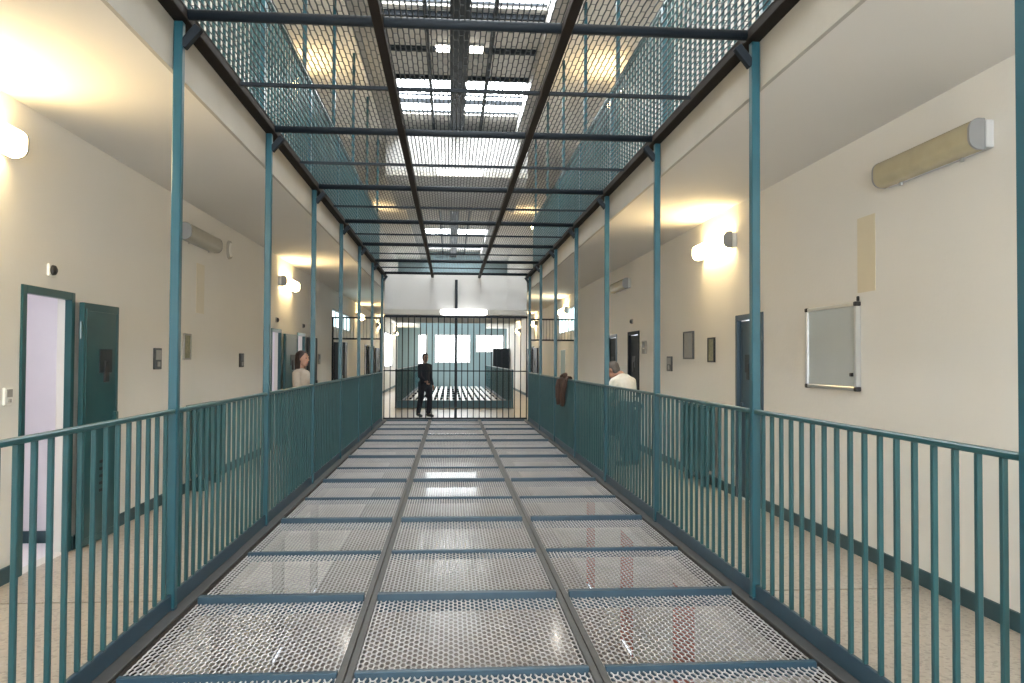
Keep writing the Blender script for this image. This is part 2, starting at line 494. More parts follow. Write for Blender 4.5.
def door(side, a, b, z, label, leafmat='door', state='closed', hinge=1, swing=0.05, framemat='door', hatch=True, leafw=None, dh=DH):
    """frame round the opening a..b in a side wall; leaf closed, or folded back along the wall beyond b"""
    door_no[0] += 1
    xw = WL if side < 0 else WR
    d = 1 if side < 0 else -1            # towards the hall
    t = thing('door_%d' % door_no[0], label, 'door', (xw, (a + b) / 2, z), kind='structure')
    w = b - a
    fw = 0.06
    for s in (-1, 1):
        piece('jamb', (0.055, fw, dh + fw - 0.012), framemat, (-d * 0.0105, s * (w / 2 + fw / 2 - 0.012), (dh + fw - 0.012) / 2), t, 0.004)
    piece('lintel', (0.055, w - 0.024 - 0.002, fw), framemat, (-d * 0.0105, 0, dh + fw / 2 - 0.012), t, 0.004)
    lw = leafw or (w - 0.04)
    me = MB()
    me.box(0, lw, -0.022, 0.022, 0.015, dh - 0.025)
    leaf = link('leaf', me.mesh('leaf', leafmat, 0.004), t)
    if state == 'closed':
        leaf.location = (-d * 0.045, -lw / 2, 0)
        leaf.rotation_euler = (0, 0, PI / 2)
    else:
        # hinge at the far jamb, folded back along the wall
        leaf.location = (d * 0.060, w / 2 + 0.062, 0)
        leaf.rotation_euler = (0, 0, PI / 2 - d * swing)
    f = 1 if d < 0 else -1                # local side of the leaf that faces the hall
    yf = f * 0.024
    # pressed rim, hatch, slots, handle
    for x0, x1, z0, z1 in ((0.03, 0.05, 0.06, dh - 0.07), (lw - 0.05, lw - 0.03, 0.06, dh - 0.07), (0.05, lw - 0.05, dh - 0.09, dh - 0.07), (0.05, lw - 0.05, 0.06, 0.08)):
        span('rim', x0, x1, yf - 0.004, yf + 0.004, z0, z1, leafmat, leaf)
    if hatch:
        h = span('hatch', lw * .42, lw * .78, yf - 0.006, yf + 0.006, 1.42, 1.62, 'shade', leaf, 0.003)
        span('hatch_handle', lw * .55, lw * .66, yf + f * 0.006 - 0.012, yf + f * 0.006 + 0.012, 1.34, 1.52, 'black', leaf, 0.004)
        for r in range(5):
            for c in range(2):
                span('vent_slot', lw * (.48 + .14 * c), lw * (.48 + .14 * c) + 0.05, yf - 0.002, yf + 0.002, 0.42 + 0.06 * r, 0.445 + 0.06 * r, 'black', leaf)
    span('handle', lw - 0.10, lw - 0.04, yf - 0.025, yf + 0.025, 0.98, 1.08, leafmat, leaf, 0.006)
    for hz in (0.35, 1.70):
        link('hinge', MB().tube([(0, 0, hz), (0, 0, hz + 0.14)], 0.014, 8).mesh('hinge', leafmat), leaf, (-0.012, 0, 0))
    return t

door(-1, *LEFT_DOORS[0], 0, 'nearest left doorway, teal frame with green steel door folded open', state='open', swing=0.04, leafw=0.62)
door(-1, *LEFT_DOORS[1], 0, 'left doorway behind the second post with dark green door folded open', state='open', swing=0.06, leafw=0.85)
door(-1, *LEFT_DOORS[2], 0, 'left doorway behind the woman with door folded open', state='open', swing=0.1, leafmat='shade')
door(-1, *LEFT_DOORS[3], 0, 'dark door folded open on the left wall past the bridge, nearer one', state='open', swing=0.10, leafmat='shade', framemat='shade')
door(-1, *LEFT_DOORS[4], 0, 'dark door folded open on the left wall past the bridge, farther one', state='open', swing=0.10, leafmat='shade', framemat='shade')
door(1, *RIGHT_DOORS[0], 0, 'closed slate blue steel door on the right wall beyond the whiteboard', 'door_blue', framemat='door_blue')
door(1, *RIGHT_DOORS[1], 0, 'closed dark door on the right wall near the man in white', 'dark', framemat='dark')
door(1, *RIGHT_DOORS[2], 0, 'closed dark blue door on the right wall beyond the man in white', 'dark', framemat='door_blue')
door(1, *RIGHT_DOORS[3], 0, 'dark door folded open on the right wall past the bridge, nearer one', state='open', swing=0.10, leafmat='shade', framemat='shade')
door(1, *RIGHT_DOORS[4], 0, 'dark door folded open on the right wall past the bridge, farther one', state='open', swing=0.10, leafmat='shade', framemat='shade')
for i, nm in ((0, 'nearest left white cell'), (1, 'white cell behind the second left doorway'), (2, 'white cell behind the third left doorway'),
              (3, 'bright cell past the bridge on the left, nearer one'), (4, 'bright cell past the bridge on the left, farther one')):
    room(-1, *LEFT_DOORS[i], 0.0, nm)
for i, nm in ((3, 'bright cell past the bridge on the right, nearer one'), (4, 'bright cell past the bridge on the right, farther one')):
    room(1, *RIGHT_DOORS[i], 0.0, nm)
for k, (a, b) in enumerate(LOW_DOORS):
    door(-1, a, b, LOW, 'closed grey door of the lower storey left wall, %s from the front' % ORD[k], 'plate_grey', framemat='plate_grey', hatch=False)
    door(1, a, b, LOW, 'closed red door of the lower storey right wall, %s from the front' % ORD[k], 'red', framemat='red', hatch=False)

# ------------------------------------------------------------------ posts
def post(x, n, side):
    y = py(n)
    t = thing('steel_post', 'tall teal square post, %s from the camera along the %s railing' % (ORD[n - 1] if n > 0 else 'one beside the camera,', side),
              'post', (x, y, 0), group='tall posts of the railings')
    piece('shaft', (0.056, 0.056, 3.655 - 0.012), 'teal', (0, 0, 0.012 + (3.655 - 0.012) / 2), t, 0.005)
    piece('base_plate', (0.058, 0.058, 0.012), 'blue', (0, 0, 0.006), t)
    d = 1 if side == 'left' else -1
    br = MB()
    br.bar((d * 0.02, 0, 3.50), (d * 0.12, 0, 3.625), 0.056, 0.05, (0, 1, 0))
    link('brace', br.mesh('brace', 'dark', 0.004), t)
    return t
for n in range(1, 9):
    post(XL, n, 'left')
    post(XR, n, 'right')

# ------------------------------------------------------------------ railings
G_PANEL = 'railing panels between the posts'
def railing_bay(t, y, h, mat):
    l = BAY - 0.060
    piece('handrail', (0.042, l, 0.026), mat, (0, y, h - 0.013), t, 0.005)
    piece('bottom_rail', (0.022, l, 0.10), 'blue', (0, y, 0.051), t, 0.003)
    for k in range(1, 18):
        piece('baluster', (0.023, 0.023, h - 0.127), mat, (0, y - BAY / 2 + k * BAY / 18, 0.101 + (h - 0.127) / 2), t, 0.003)
for x, side in ((XL, 'left'), (XR, 'right')):
    for b in range(8):
        l = 'teal vertical bar railing on the %s between the %s and %s tall post' % (side, ORD[b - 1], ORD[b])
        if b == 0: l = 'nearest teal bar railing on the %s, before the first tall post' % side
        t = thing('bar_railing', l, 'railing', (x, py(b) + BAY / 2, 0), group=G_PANEL)
        railing_bay(t, 0, RAIL, 'bar')
def railing(x, ya, bays, z, label, posts, h=RAIL, mat='bar'):
    t = thing('railing', label, 'railing', (x, ya, z))
    for b in range(bays):
        railing_bay(t, b * BAY + BAY / 2, h, mat)
        piece('post', (0.056, 0.056, h), 'teal', (0, b * BAY, h / 2), t, 0.004)
    return t
railing(XL - 0.075, py(0), 8, UF, 'teal upper storey railing on the left seen through the overhead mesh', True, 1.28)
railing(XR + 0.075, py(0), 8, UF, 'teal upper storey railing on the right seen through the overhead mesh', True, 1.28)
for n in range(1, 9):
    for x, side in ((XL - 0.14, 'left'), (XR + 0.14, 'right')):
        o = piece('upper_post', (0.05, 0.05, UC - UF), 'teal', (x, py(n), (UF + UC) / 2), None, 0.004)
        tag(o, 'slim upper storey post on the %s side, %s from the camera' % (side, ORD[n - 1]), 'post', 'slim posts of the upper storey')
railing(XL, BR1 + 0.04, 8, 0.0, 'teal railing on the left of the second hall beyond the gate', True)
railing(XR, BR1 + 0.04, 8, 0.0, 'teal railing on the right of the second hall beyond the gate', True)

# ------------------------------------------------------------------ expanded metal
_xm = {}
def expanded(w, l, mat, pitch, rep, strand, thick, amp=0.26):
    """flattened expanded metal: zigzag strands along the hall, bonded to their neighbours in turn"""
    key = (round(w, 3), round(l, 3), mat)
    if key in _xm: return _xm[key]
    nx = max(2, round(w / pitch)); ny = max(2, round(l / rep) * 2)
    p, q = w / nx, l / ny
    a = p * amp
    m = MB()
    for i in range(nx + 1):
        x = -w / 2 + i * p
        for k in range(ny):
            s0, s1 = (1 if (i + k) % 2 == 0 else -1), (1 if (i + k + 1) % 2 == 0 else -1)
            if i == 0: s0, s1 = max(s0, 0), max(s1, 0)
            if i == nx: s0, s1 = min(s0, 0), min(s1, 0)
            m.bar((x + s0 * a, -l / 2 + k * q, 0), (x + s1 * a, -l / 2 + (k + 1) * q, 0), strand, thick, (0.3, 0, 0.95))
            if i < nx and (i + k) % 2 == 0:
                m.bar((x + a, -l / 2 + k * q, 0), (x + p - a, -l / 2 + k * q, 0), strand * (0.8 if amp > 0.1 else 0.28), thick * 0.6)
    me = m.mesh('expanded_mesh', mat)
    _xm[key] = me
    return me

def grating(label, z, y_a, y_b, cells, kind):
    t = thing('floor_grating' if kind == 'floor' else 'overhead_grating', label, 'steel grating', ((XL + XR) / 2, y_a, z))
    cx = (XL + XR) / 2
    L = y_b - y_a
    lines = cells
    if kind == 'floor':
        for x0, x1, z0, z1, mt in ((XL - 0.066, XL - 0.013, -0.075, 0.0, 'blue'), (XL - 0.012, XL + 0.085, -0.06, 0.0, 'grey_steel'), (XL + 0.085, MX[0], -0.10, -0.012, 'brown'),
                                   (XR + 0.013, XR + 0.066, -0.075, 0.0, 'blue'), (XR - 0.085, XR + 0.012, -0.06, 0.0, 'grey_steel'), (MX[3], XR - 0.085, -0.10, -0.012, 'brown')):
            span('edge_channel', x0 - cx, x1 - cx, 0, L, z0, z1, mt, t, 0.003)
        for x in MX[1:3]:
            for s in (-1, 1):
                span('long_beam', x - cx + s * 0.021 - 0.019, x - cx + s * 0.021 + 0.019, 0, L, -0.08, 0.006, 'grey_steel', t, 0.003)
    else:
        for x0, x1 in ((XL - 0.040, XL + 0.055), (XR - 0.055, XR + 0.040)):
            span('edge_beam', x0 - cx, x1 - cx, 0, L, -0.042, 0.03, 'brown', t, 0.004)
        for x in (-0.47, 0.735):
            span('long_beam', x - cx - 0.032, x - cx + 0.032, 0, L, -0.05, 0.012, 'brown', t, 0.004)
    xs = MX if kind == 'floor' else [XL + 0.055, -0.47, 0.735, XR - 0.055]
    off = 0.042 if kind == 'floor' else 0.033
    for i, (y, big) in enumerate(lines):
        yy = y - y_a
        if kind == 'floor':
            for k in range(3):
                x0 = xs[k] + (off if k else 0.0) - cx
                x1 = xs[k + 1] - (off if k < 2 else 0.0) - cx
                if big: span('cross_beam', x0, x1, yy - 0.03, yy + 0.03, -0.08, 0.034, 'blue', t, 0.004)
                else: span('cross_bar', x0, x1, yy - 0.019, yy + 0.019, -0.06, 0.014, 'blue', t, 0.003)
        else:
            if big:
                link('cross_tube', MB().tube([(XL + 0.056 - cx, 0, 0), (XR - 0.056 - cx, 0, 0)], 0.034, 12).mesh('cross_tube', 'dark', 0, True) if 'ct' not in _xm else _xm['ct'], t, (0, yy, 0.0))
            else:
                span('cross_bar', XL + 0.055 - cx, XR - 0.055 - cx, yy - 0.016, yy + 0.016, -0.020, 0.006, 'dark', t)
    for (ya, ba), (yb, bb) in zip(lines, lines[1:]):
        for k in range(3):
            x0 = xs[k] + (off if k else 0.0)
            x1 = xs[k + 1] - (off if k < 2 else 0.0)
            g = 0.031 if kind == 'floor' else 0.0
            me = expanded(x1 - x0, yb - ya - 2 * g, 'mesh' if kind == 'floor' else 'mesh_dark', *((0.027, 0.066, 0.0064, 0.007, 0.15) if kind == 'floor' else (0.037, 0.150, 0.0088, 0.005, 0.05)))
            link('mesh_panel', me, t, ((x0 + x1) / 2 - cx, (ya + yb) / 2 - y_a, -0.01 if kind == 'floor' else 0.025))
    return t
FC = 0.26
floor_lines = [(FC + k * BAY / 2, k % 2 == 0) for k in range(0, 17)]
grating('steel mesh floor panels in a blue frame down the middle of the hall', 0.0, py(0), BR0 - 0.125, floor_lines, 'floor')
top_lines = [(POST0 + k * BAY / 2, k % 2 == 0) for k in range(0, 17)]
grating('overhead steel mesh canopy in dark frame carried by the posts', TOP, py(0), BR0 - 0.03, top_lines, 'top')

# second hall beyond the bridge: slatted floor and plain overhead bars
t = thing('slatted_floor', 'pale slatted floor of the second hall beyond the gate', 'slatted floor', ((XL + XR) / 2, BR1 + 0.02, 0))
nsl = 14
for k in range(nsl):
    x = (XL + 0.15) + (XR - XL - 0.30) * (k + .5) / nsl - (XL + XR) / 2
    span('slat', x - 0.065, x + 0.065, 0.12, Y1 - BR1 - 0.05, -0.05, -0.005, 'slat', t)
span('kerb', -(XR - XL) / 2 + 0.03, (XR - XL) / 2 - 0.03, 0.02, 0.09, -0.1, 0.24, 'teal', t, 0.004)
for k in range(8):
    span('cross_bearer', -(XR - XL) / 2 + 0.03, (XR - XL) / 2 - 0.03, 0.3 + k * BAY, 0.36 + k * BAY, -0.12, -0.05, 'dark', t)
t = thing('overhead_bars', 'dark overhead bars spanning the second hall beyond the gate', 'overhead bars', ((XL + XR) / 2, BR1 + 0.02, TOP))
for k in range(17):
    span('cross_bar', -(XR - XL) / 2, (XR - XL) / 2, 0.1 + k * BAY / 2, 0.16 + k * BAY / 2, -0.06, 0, 'dark', t)
for k in range(13):
    x = -(XR - XL) / 2 + (XR - XL) * k / 12
    span('long_bar', x - 0.02, x + 0.02, 0, Y1 - BR1 - 0.05, 0.001, 0.03, 'dark', t)

# ------------------------------------------------------------------ barred gate across the hall
g = thing('barred_gate', 'tall dark barred gate closing the far end of the mesh floor', 'gate', ((XL + XR) / 2, GATE - 0.02, 0))
hw = (XR - XL) / 2
span('bottom_rail', -hw, hw, -0.02, 0.02, 0.002, 0.05, 'dark', g)
span('top_rail', -hw, hw, -0.022, 0.022, 2.62, 2.68, 'dark', g)
span('middle_rail', -hw, hw, -0.018, 0.018, 1.235, 1.265, 'dark', g)
nb = 24
for k in range(nb + 1):
    x = -hw + 0.02 + (2 * hw - 0.04) * k / nb
    if k == nb // 2: continue
    for z0, z1 in ((0.05, 1.235), (1.265, 2.62)):
        span('bar', x - 0.012, x + 0.012, -0.012, 0.012, z0, z1, 'dark', g)
span('centre_post', -0.035, 0.035, -0.06, -0.0225, 0.05, TOP - 0.1, 'dark', g, 0.004)
for x0, x1, s in ((WL + 0.02, XL - 0.06, 'left'), (XR + 0.06, WR - 0.02, 'right')):
    w = x1 - x0
    q = thing('transom_grille', 'grey barred grille above the %s walkway beside the gate' % s, 'grille', ((x0 + x1) / 2, GATE - 0.02, 2.04), group='grilles above the walkways')
    span('frame_bar', -w / 2, w / 2, -0.02, 0.02, 0, 0.04, 'dark', q)
    span('frame_bar', -w / 2, w / 2, -0.02, 0.02, 0.54, 0.58, 'dark', q)
    for sx in (-1, 1):
        span('frame_upright', sx * (w / 2 - 0.02) - 0.02, sx * (w / 2 - 0.02) + 0.02, -0.02, 0.02, 0.04, 0.54, 'dark', q)
        span('leg', sx * (w / 2 - 0.02) - 0.02, sx * (w / 2 - 0.02) + 0.02, -0.02, 0.02, -2.04, 0, 'dark', q)
    for k in range(1, 14):
        x = -w / 2 + 0.04 + (w - 0.08) * k / 14
        span('bar', x - 0.008, x + 0.008, -0.008, 0.008, 0.04, 0.54, 'plate_grey', q)

# ------------------------------------------------------------------ wall lamps
def lamp_profile(dep, h, n=8):
    pr = [(0.0, -h / 2)]
    r = h * 0.36
    for k in range(n + 1):
        a = -PI / 2 + PI / 2 * k / n
        pr.append((dep - r + math.cos(a) * r, -h / 2 + r + math.sin(a) * r))
    for k in range(n + 1):
        a = PI / 2 * k / n
        pr.append((dep - r + math.cos(a) * r, h / 2 - r + math.sin(a) * r))
    pr.append((0.0, h / 2))
    return pr
_lm = {}
def wall_lamp(side, y, z, label, mat, group, L=1.24, h=0.19):
    xw = WL if side < 0 else WR
    t = thing('wall_lamp', label, 'lamp', (xw, y, z), 0 if side < 0 else PI, group=group)
    key = (mat, L)
    if key not in _lm:
        pr = [(x + 0.05, zz) for x, zz in lamp_profile(0.10, h)]
        _lm[key] = (MB().prism(pr, -L / 2 + 0.03, L / 2 - 0.03).mesh('diffuser', mat, 0, False),
                    MB().box(0, 0.05, -L / 2, L / 2, -h / 2 + 0.01, h / 2 - 0.01).mesh('housing', 'housing', 0.004),
                    MB().prism([(x * 1.01 + 0.049, zz * 1.01) for x, zz in lamp_profile(0.102, h)], -0.009, 0.009).mesh('end_cap', 'cap'))
    d, hs, cp = _lm[key]
    link('housing', hs, t)
    link('diffuser', d, t)
    for s in (-1, 1): link('end_cap', cp, t, (0, s * (L / 2 - 0.02), 0))
    for s in (-0.3, 0.3): piece('clip', (0.012, 0.03, 0.03), 'housing', (0.052, s * L, -h / 2 - 0.008), t)
    return t
G = 'tube lamps on the gallery walls'
wall_lamp(-1, 5.08, 3.0, 'lit tube lamp above the nearest left doorway', 'tube', G)
wall_lamp(-1, 9.75, 2.97, 'unlit grey tube lamp on the left wall beside a round vent', 'greyed', G)
wall_lamp(-1, 15.0, 2.92, 'lit tube lamp on the left wall above two open doors', 'tube', G)
wall_lamp(1, 5.16, 2.935, 'unlit yellowed tube lamp above the whiteboard', 'yellowed', G, 1.15)
wall_lamp(1, 9.58, 2.945, 'lit tube lamp on the right wall beyond the whiteboard', 'tube', G)
wall_lamp(1, 15.0, 2.96, 'unlit tube lamp on the right wall above the dark doors', 'yellowed', G)
wall_lamp(1, 0.2, 2.95, 'lit tube lamp on the right wall beside the viewpoint', 'tube', G)
wall_lamp(-1, -4.2, 2.95, 'lit tube lamp on the left wall behind the viewpoint', 'tube', G)
G2 = 'small lit tube lamps past the bridge'
for side, y, q in ((-1, 26.6, 'first past the bridge on the left wall'), (-1, 33.5, 'before the tall window on the left wall'),
                   (-1, 43.8, 'last before the end windows on the left wall'), (1, 22.6, 'on the right wall of the bridge'),
                   (1, 30.5, 'above the dark open doors on the right wall'), (1, 38.0, 'last on the right wall before the dark cabinet')):
    wall_lamp(side, y, 2.93, 'distant lit tube lamp ' + q, 'tube', G2)
G3 = 'lit tube lamps of the upper storey'
for side, y, q in ((-1, 15.6, 'middle'), (1, 15.4, 'middle'), (-1, 30.5, 'far'), (1, 30.6, 'far'), (-1, 5.4, 'near'), (1, 5.4, 'near')):
    wall_lamp(side, y, UF + 3.02, 'lit upper storey tube lamp on the %s wall, %s one' % ('left' if side < 0 else 'right', q), 'tube', G3)
G4 = 'lit tube lamps of the lower storey'
for side, y, q in ((-1, 9.2, 'near'), (1, 10.0, 'near'), (-1, 16.5, 'middle'), (1, 16.5, 'middle'), (-1, 23.5, 'far'), (1, 23.5, 'far')):
    wall_lamp(side, y, LOW + 2.9, 'lit lower storey tube lamp on the %s wall, %s one' % ('left' if side < 0 else 'right', q), 'tube_white', G4)

def bridge_lamp(x, z, label):
    t = thing('ceiling_lamp', label, 'lamp', (x, BR0 - 0.07, z), group='tube lamps on the bridge beams')
    L = 1.22
    span('housing', -L / 2, L / 2, 0.0, 0.053, -0.03, 0.05, 'housing', t, 0.004)
    me = MB().tube([(-L / 2, 0, 0), (-L / 2 + 0.015, 0, 0), (-L / 2 + 0.05, 0, 0), (-L / 2 + 0.11, 0, 0), (L / 2 - 0.11, 0, 0), (L / 2 - 0.05, 0, 0), (L / 2 - 0.015, 0, 0), (L / 2, 0, 0)],
                   [0.03, 0.055, 0.075, 0.085, 0.085, 0.075, 0.055, 0.03], 20)
    link('diffuser', me.mesh('diffuser', 'tube_soft'), t, (0, -0.09, 0))
    for s in (-1, 1): piece('end_cap', (0.012, 0.10, 0.07), 'housing', (s * (L / 2 + 0.007), -0.055, 0), t, 0.003)
bridge_lamp(0.34, 2.76, 'lit white tube lamp on the bridge beam above the gate')
bridge_lamp(0.21, 6.36, 'lit white tube lamp on the upper bridge beam seen through the mesh')
for x, s in ((-0.19, 'left'), (0.47, 'right')):
    t = thing('roof_lamp', 'small bright lamp under the roof just %s of the broad beam' % s, 'lamp', (x, 15.8, ROOF), group='roof lamps beside the broad beam')
    piece('housing', (0.30, 0.26, 0.05), 'housing', (0, 0, -0.027), t)
    piece('diffuser', (0.26, 0.20, 0.06), 'tube_white', (0, 0, -0.084), t, 0.01)

# ------------------------------------------------------------------ things on the walls
def plate(side, name, label, cat, y0, y1, z0, z1, dep, mat, frame=None, parts=None, group=None):
    xw = WL if side < 0 else WR
    d = 1 if side < 0 else -1
    t = thing(name, label, cat, (xw, (y0 + y1) / 2, (z0 + z1) / 2), group=group)
    w, h = y1 - y0, z1 - z0
    fw = 0.02
    if frame:
        piece('panel', (dep * .6, w - 2 * fw, h - 2 * fw), mat, (d * dep * .3, 0, 0), t)
        for s in (-1, 1):
            piece('frame_bar', (dep, w, fw), frame, (d * dep / 2, 0, s * (h / 2 - fw / 2)), t, 0.002)
            piece('frame_upright', (dep, fw, h - 2 * fw), frame, (d * dep / 2, s * (w / 2 - fw / 2), 0), t, 0.002)
    else:
        piece('body', (dep, w, h), mat, (d * dep / 2, 0, 0), t, min(0.004, dep * .3))
        if parts:
            piece('cover', (0.006, w * .7, h * .45), parts, (d * (dep + 0.003), 0, h * .18), t, 0.001)
            piece('button', (0.012, w * .25, w * .25), 'plate_grey', (d * (dep + 0.006), 0, -h * .25), t, 0.002)
    return t
plate(-1, 'call_box', 'dark grey call box on the left wall between open door and post', 'wall box', 8.46, 8.66, 1.43, 1.65, 0.02, 'box_dark', parts='plate_grey', group='dark call boxes')
plate(-1, 'framed_notice', 'narrow greenish framed notice on the left wall right of the post', 'notice', 9.36, 9.60, 1.53, 1.83, 0.025, 'notice', frame='plate_grey')
plate(-1, 'call_box', 'small black call box on the left wall before the second post', 'wall box', 11.80, 12.02, 1.42, 1.62, 0.02, 'black', parts='box_dark', group='dark call boxes')
plate(-1, 'call_box', 'small grey box on the left wall beyond the woman', 'wall box', 18.7, 18.95, 1.42, 1.66, 0.02, 'plate_grey', parts='box_dark', group='dark call boxes')
plate(1, 'metal_panel', 'square grey framed metal panel on the right wall', 'panel', 10.56, 11.0, 1.57, 1.95, 0.03, 'plate_grey', frame='box_dark')
plate(1, 'framed_notice', 'narrow green and yellow framed notice on the right wall', 'notice', 9.70, 9.95, 1.53, 1.84, 0.025, 'notice', frame='black')
plate(1, 'call_box', 'small dark call box on the right wall behind the square grey panel', 'wall box', 11.62, 11.88, 1.39, 1.61, 0.02, 'box_dark', parts='plate_grey', group='dark call boxes')
plate(1, 'call_box', 'slim grey box on the right wall beside the dark doors', 'wall box', 13.16, 13.38, 1.66, 1.88, 0.04, 'plate_grey', parts='box_dark', group='dark call boxes')
plate(-1, 'light_switch', 'white switch plate on the left wall before the nearest doorway', 'switch', 5.70, 5.80, 1.22, 1.34, 0.02, 'rub', parts='plate_grey')
o = span('paper_strip', WL, WL + 0.003, 9.82, 10.13, 2.09, 2.69, 'tan2'); tag(o, 'pale tan paper strip on the left wall below the unlit lamp', 'paper')
o = span('paper_strip', WR - 0.003, WR, 5.95, 6.22, 2.10, 2.70, 'tan'); tag(o, 'tan paper strip on the right wall above the whiteboard', 'paper')
# small pale blue notice board and dark jamb past the left grille
plate(-1, 'blue_board', 'pale blue board on the left wall behind the walkway grille', 'board', 22.4, 23.4, 1.05, 1.85, 0.02, 'paleblue', frame='rub')
plate(1, 'blue_board', 'pale blue board on the right wall behind the walkway grille', 'board', 22.6, 23.6, 1.05, 1.85, 0.02, 'paleblue', frame='rub')
t = thing('dark_locker', 'narrow dark locker against the left wall past the last post', 'locker', (WL + 0.16, 21.4, 0))
span('body', -0.155, 0.14, -0.25, 0.25, 0, 1.98, 'shade', t, 0.006)
span('door_panel', -0.13, 0.12, -0.262, -0.2505, 0.08, 1.92, 'shade', t, 0.003)
span('handle', 0.07, 0.09, -0.28, -0.2625, 1.0, 1.12, 'plate_grey', t, 0.003)
# whiteboard in its metal frame
t = thing('whiteboard', 'blank whiteboard in an aluminium frame on the right wall', 'whiteboard', (WR, 6.63, 1.67))
w, h = 0.92, 0.715
piece('panel', (0.02, w - 0.06, h - 0.06), 'board', (-0.020, 0, 0), t)
for s in (-1, 1):
    piece('frame_bar', (0.04, w - 0.06, 0.032), 'alu', (-0.021, 0, s * (h / 2 - 0.016)), t, 0.006)
    piece('frame_upright', (0.045, 0.034, h - 0.06), 'alu', (-0.0235, s * (w / 2 - 0.017), 0), t, 0.006)
    for s2 in (-1, 1):
        piece('corner', (0.05, 0.038, 0.036), 'black', (-0.026, s * (w / 2 - 0.016), s2 * (h / 2 - 0.015)), t, 0.006)
piece('lock', (0.02, 0.035, 0.03), 'black', (-0.040, -w / 2 + 0.085, -h / 2 + 0.13), t, 0.004)
piece('hook', (0.02, 0.02, 0.04), 'black', (-0.016, -w / 2 + 0.02, h / 2 + 0.026), t, 0.004)
# round vent
t = thing('round_vent', 'round pale vent cover high on the left wall', 'vent', (WL, 11.2, 3.03))
link('rim', MB().tube([(0, 0, 0), (0.03, 0, 0)], [0.13, 0.12], 24).mesh('rim', 'fascia'), t)
link('cover', MB().tube([(0.0302, 0, 0), (0.05, 0, 0)], [0.10, 0.085], 24).mesh('cover', 'wall'), t)
# small signal lamps over the doors
def signal(side, y, z, label, two=False):
    xw = WL if side < 0 else WR
    d = 1 if side < 0 else -1
    t = thing('signal_lamp', label, 'signal lamp', (xw, y, z), group='small signal lamps over the doors')
    piece('base', (0.02, 0.12, 0.09), 'rub' if two else 'plate_grey', (d * 0.01, 0, 0), t, 0.003)
    link('dome', MB().tube([(0.0205 * d, 0, 0), (0.04 * d, 0, 0), (0.05 * d, 0, 0)], [0.04, 0.036, 0.02], 12).mesh('dome', 'black'), t, (0, -0.01, 0))
signal(-1, 6.33, 2.21, 'small black and white signal lamp over the nearest left doorway', True)
signal(-1, 14.25, 2.22, 'small dark signal lamp over the second left doorway')
signal(-1, 16.75, 2.22, 'small dark signal lamp over the doorway behind the woman')
signal(1, 14.25, 2.25, 'small dark signal lamp over the right door near the man in white')

# radiators
def radiator(side, y0, y1, label):
    xw = WL if side < 0 else WR
    d = 1 if side < 0 else -1
    n = 9
    L = y1 - y0
    t = thing('radiator', label, 'radiator', (xw + d * 0.14, y0, 0.0), group='teal column radiators')
    for k in range(n):
        yy = L * (k + .5) / n
        piece('column', (0.14, L / n * .62, 0.84), 'door', (0, yy, 0.56), t, 0.018)
    for z in (0.20, 0.92):
        link('header', MB().tube([(0, 0.01, z), (0, L - 0.01, z)], 0.028, 10).mesh('header', 'door', 0, True), t)
    for yy in (L * 1.5 / n, L * (n - 1.5) / n):
        piece('foot', (0.10, 0.04, 0.14), 'door', (0, yy, 0.07), t, 0.005)
    link('valve', MB().tube([(0, -0.06, 0.20), (0, 0.01, 0.20)], 0.02, 10).mesh('valve', 'plate_grey'), t)
    piece('shelf', (0.20, L * 1.02, 0.02), 'door', (-d * 0.02, L / 2, 0.995), t, 0.003)
radiator(-1, 9.45, 10.45, 'teal column radiator under the notice on the left wall')
radiator(1, 9.52, 10.55, 'teal column radiator under the notice on the right wall')

# dark cabinet by the far windows
t = thing('dark_cabinet', 'tall dark cabinet beside the far right window', 'cabinet', (2.72, 43.6, 0))
span('body', -0.42, 0.5, -0.3, 0.3, 0.0, 2.15, 'shade', t, 0.01)
for s in (0, 1): span('door', -0.41 + s * 0.455, 0.035 + s * 0.455, -0.32, -0.301, 0.06, 2.12, 'dark', t, 0.004)

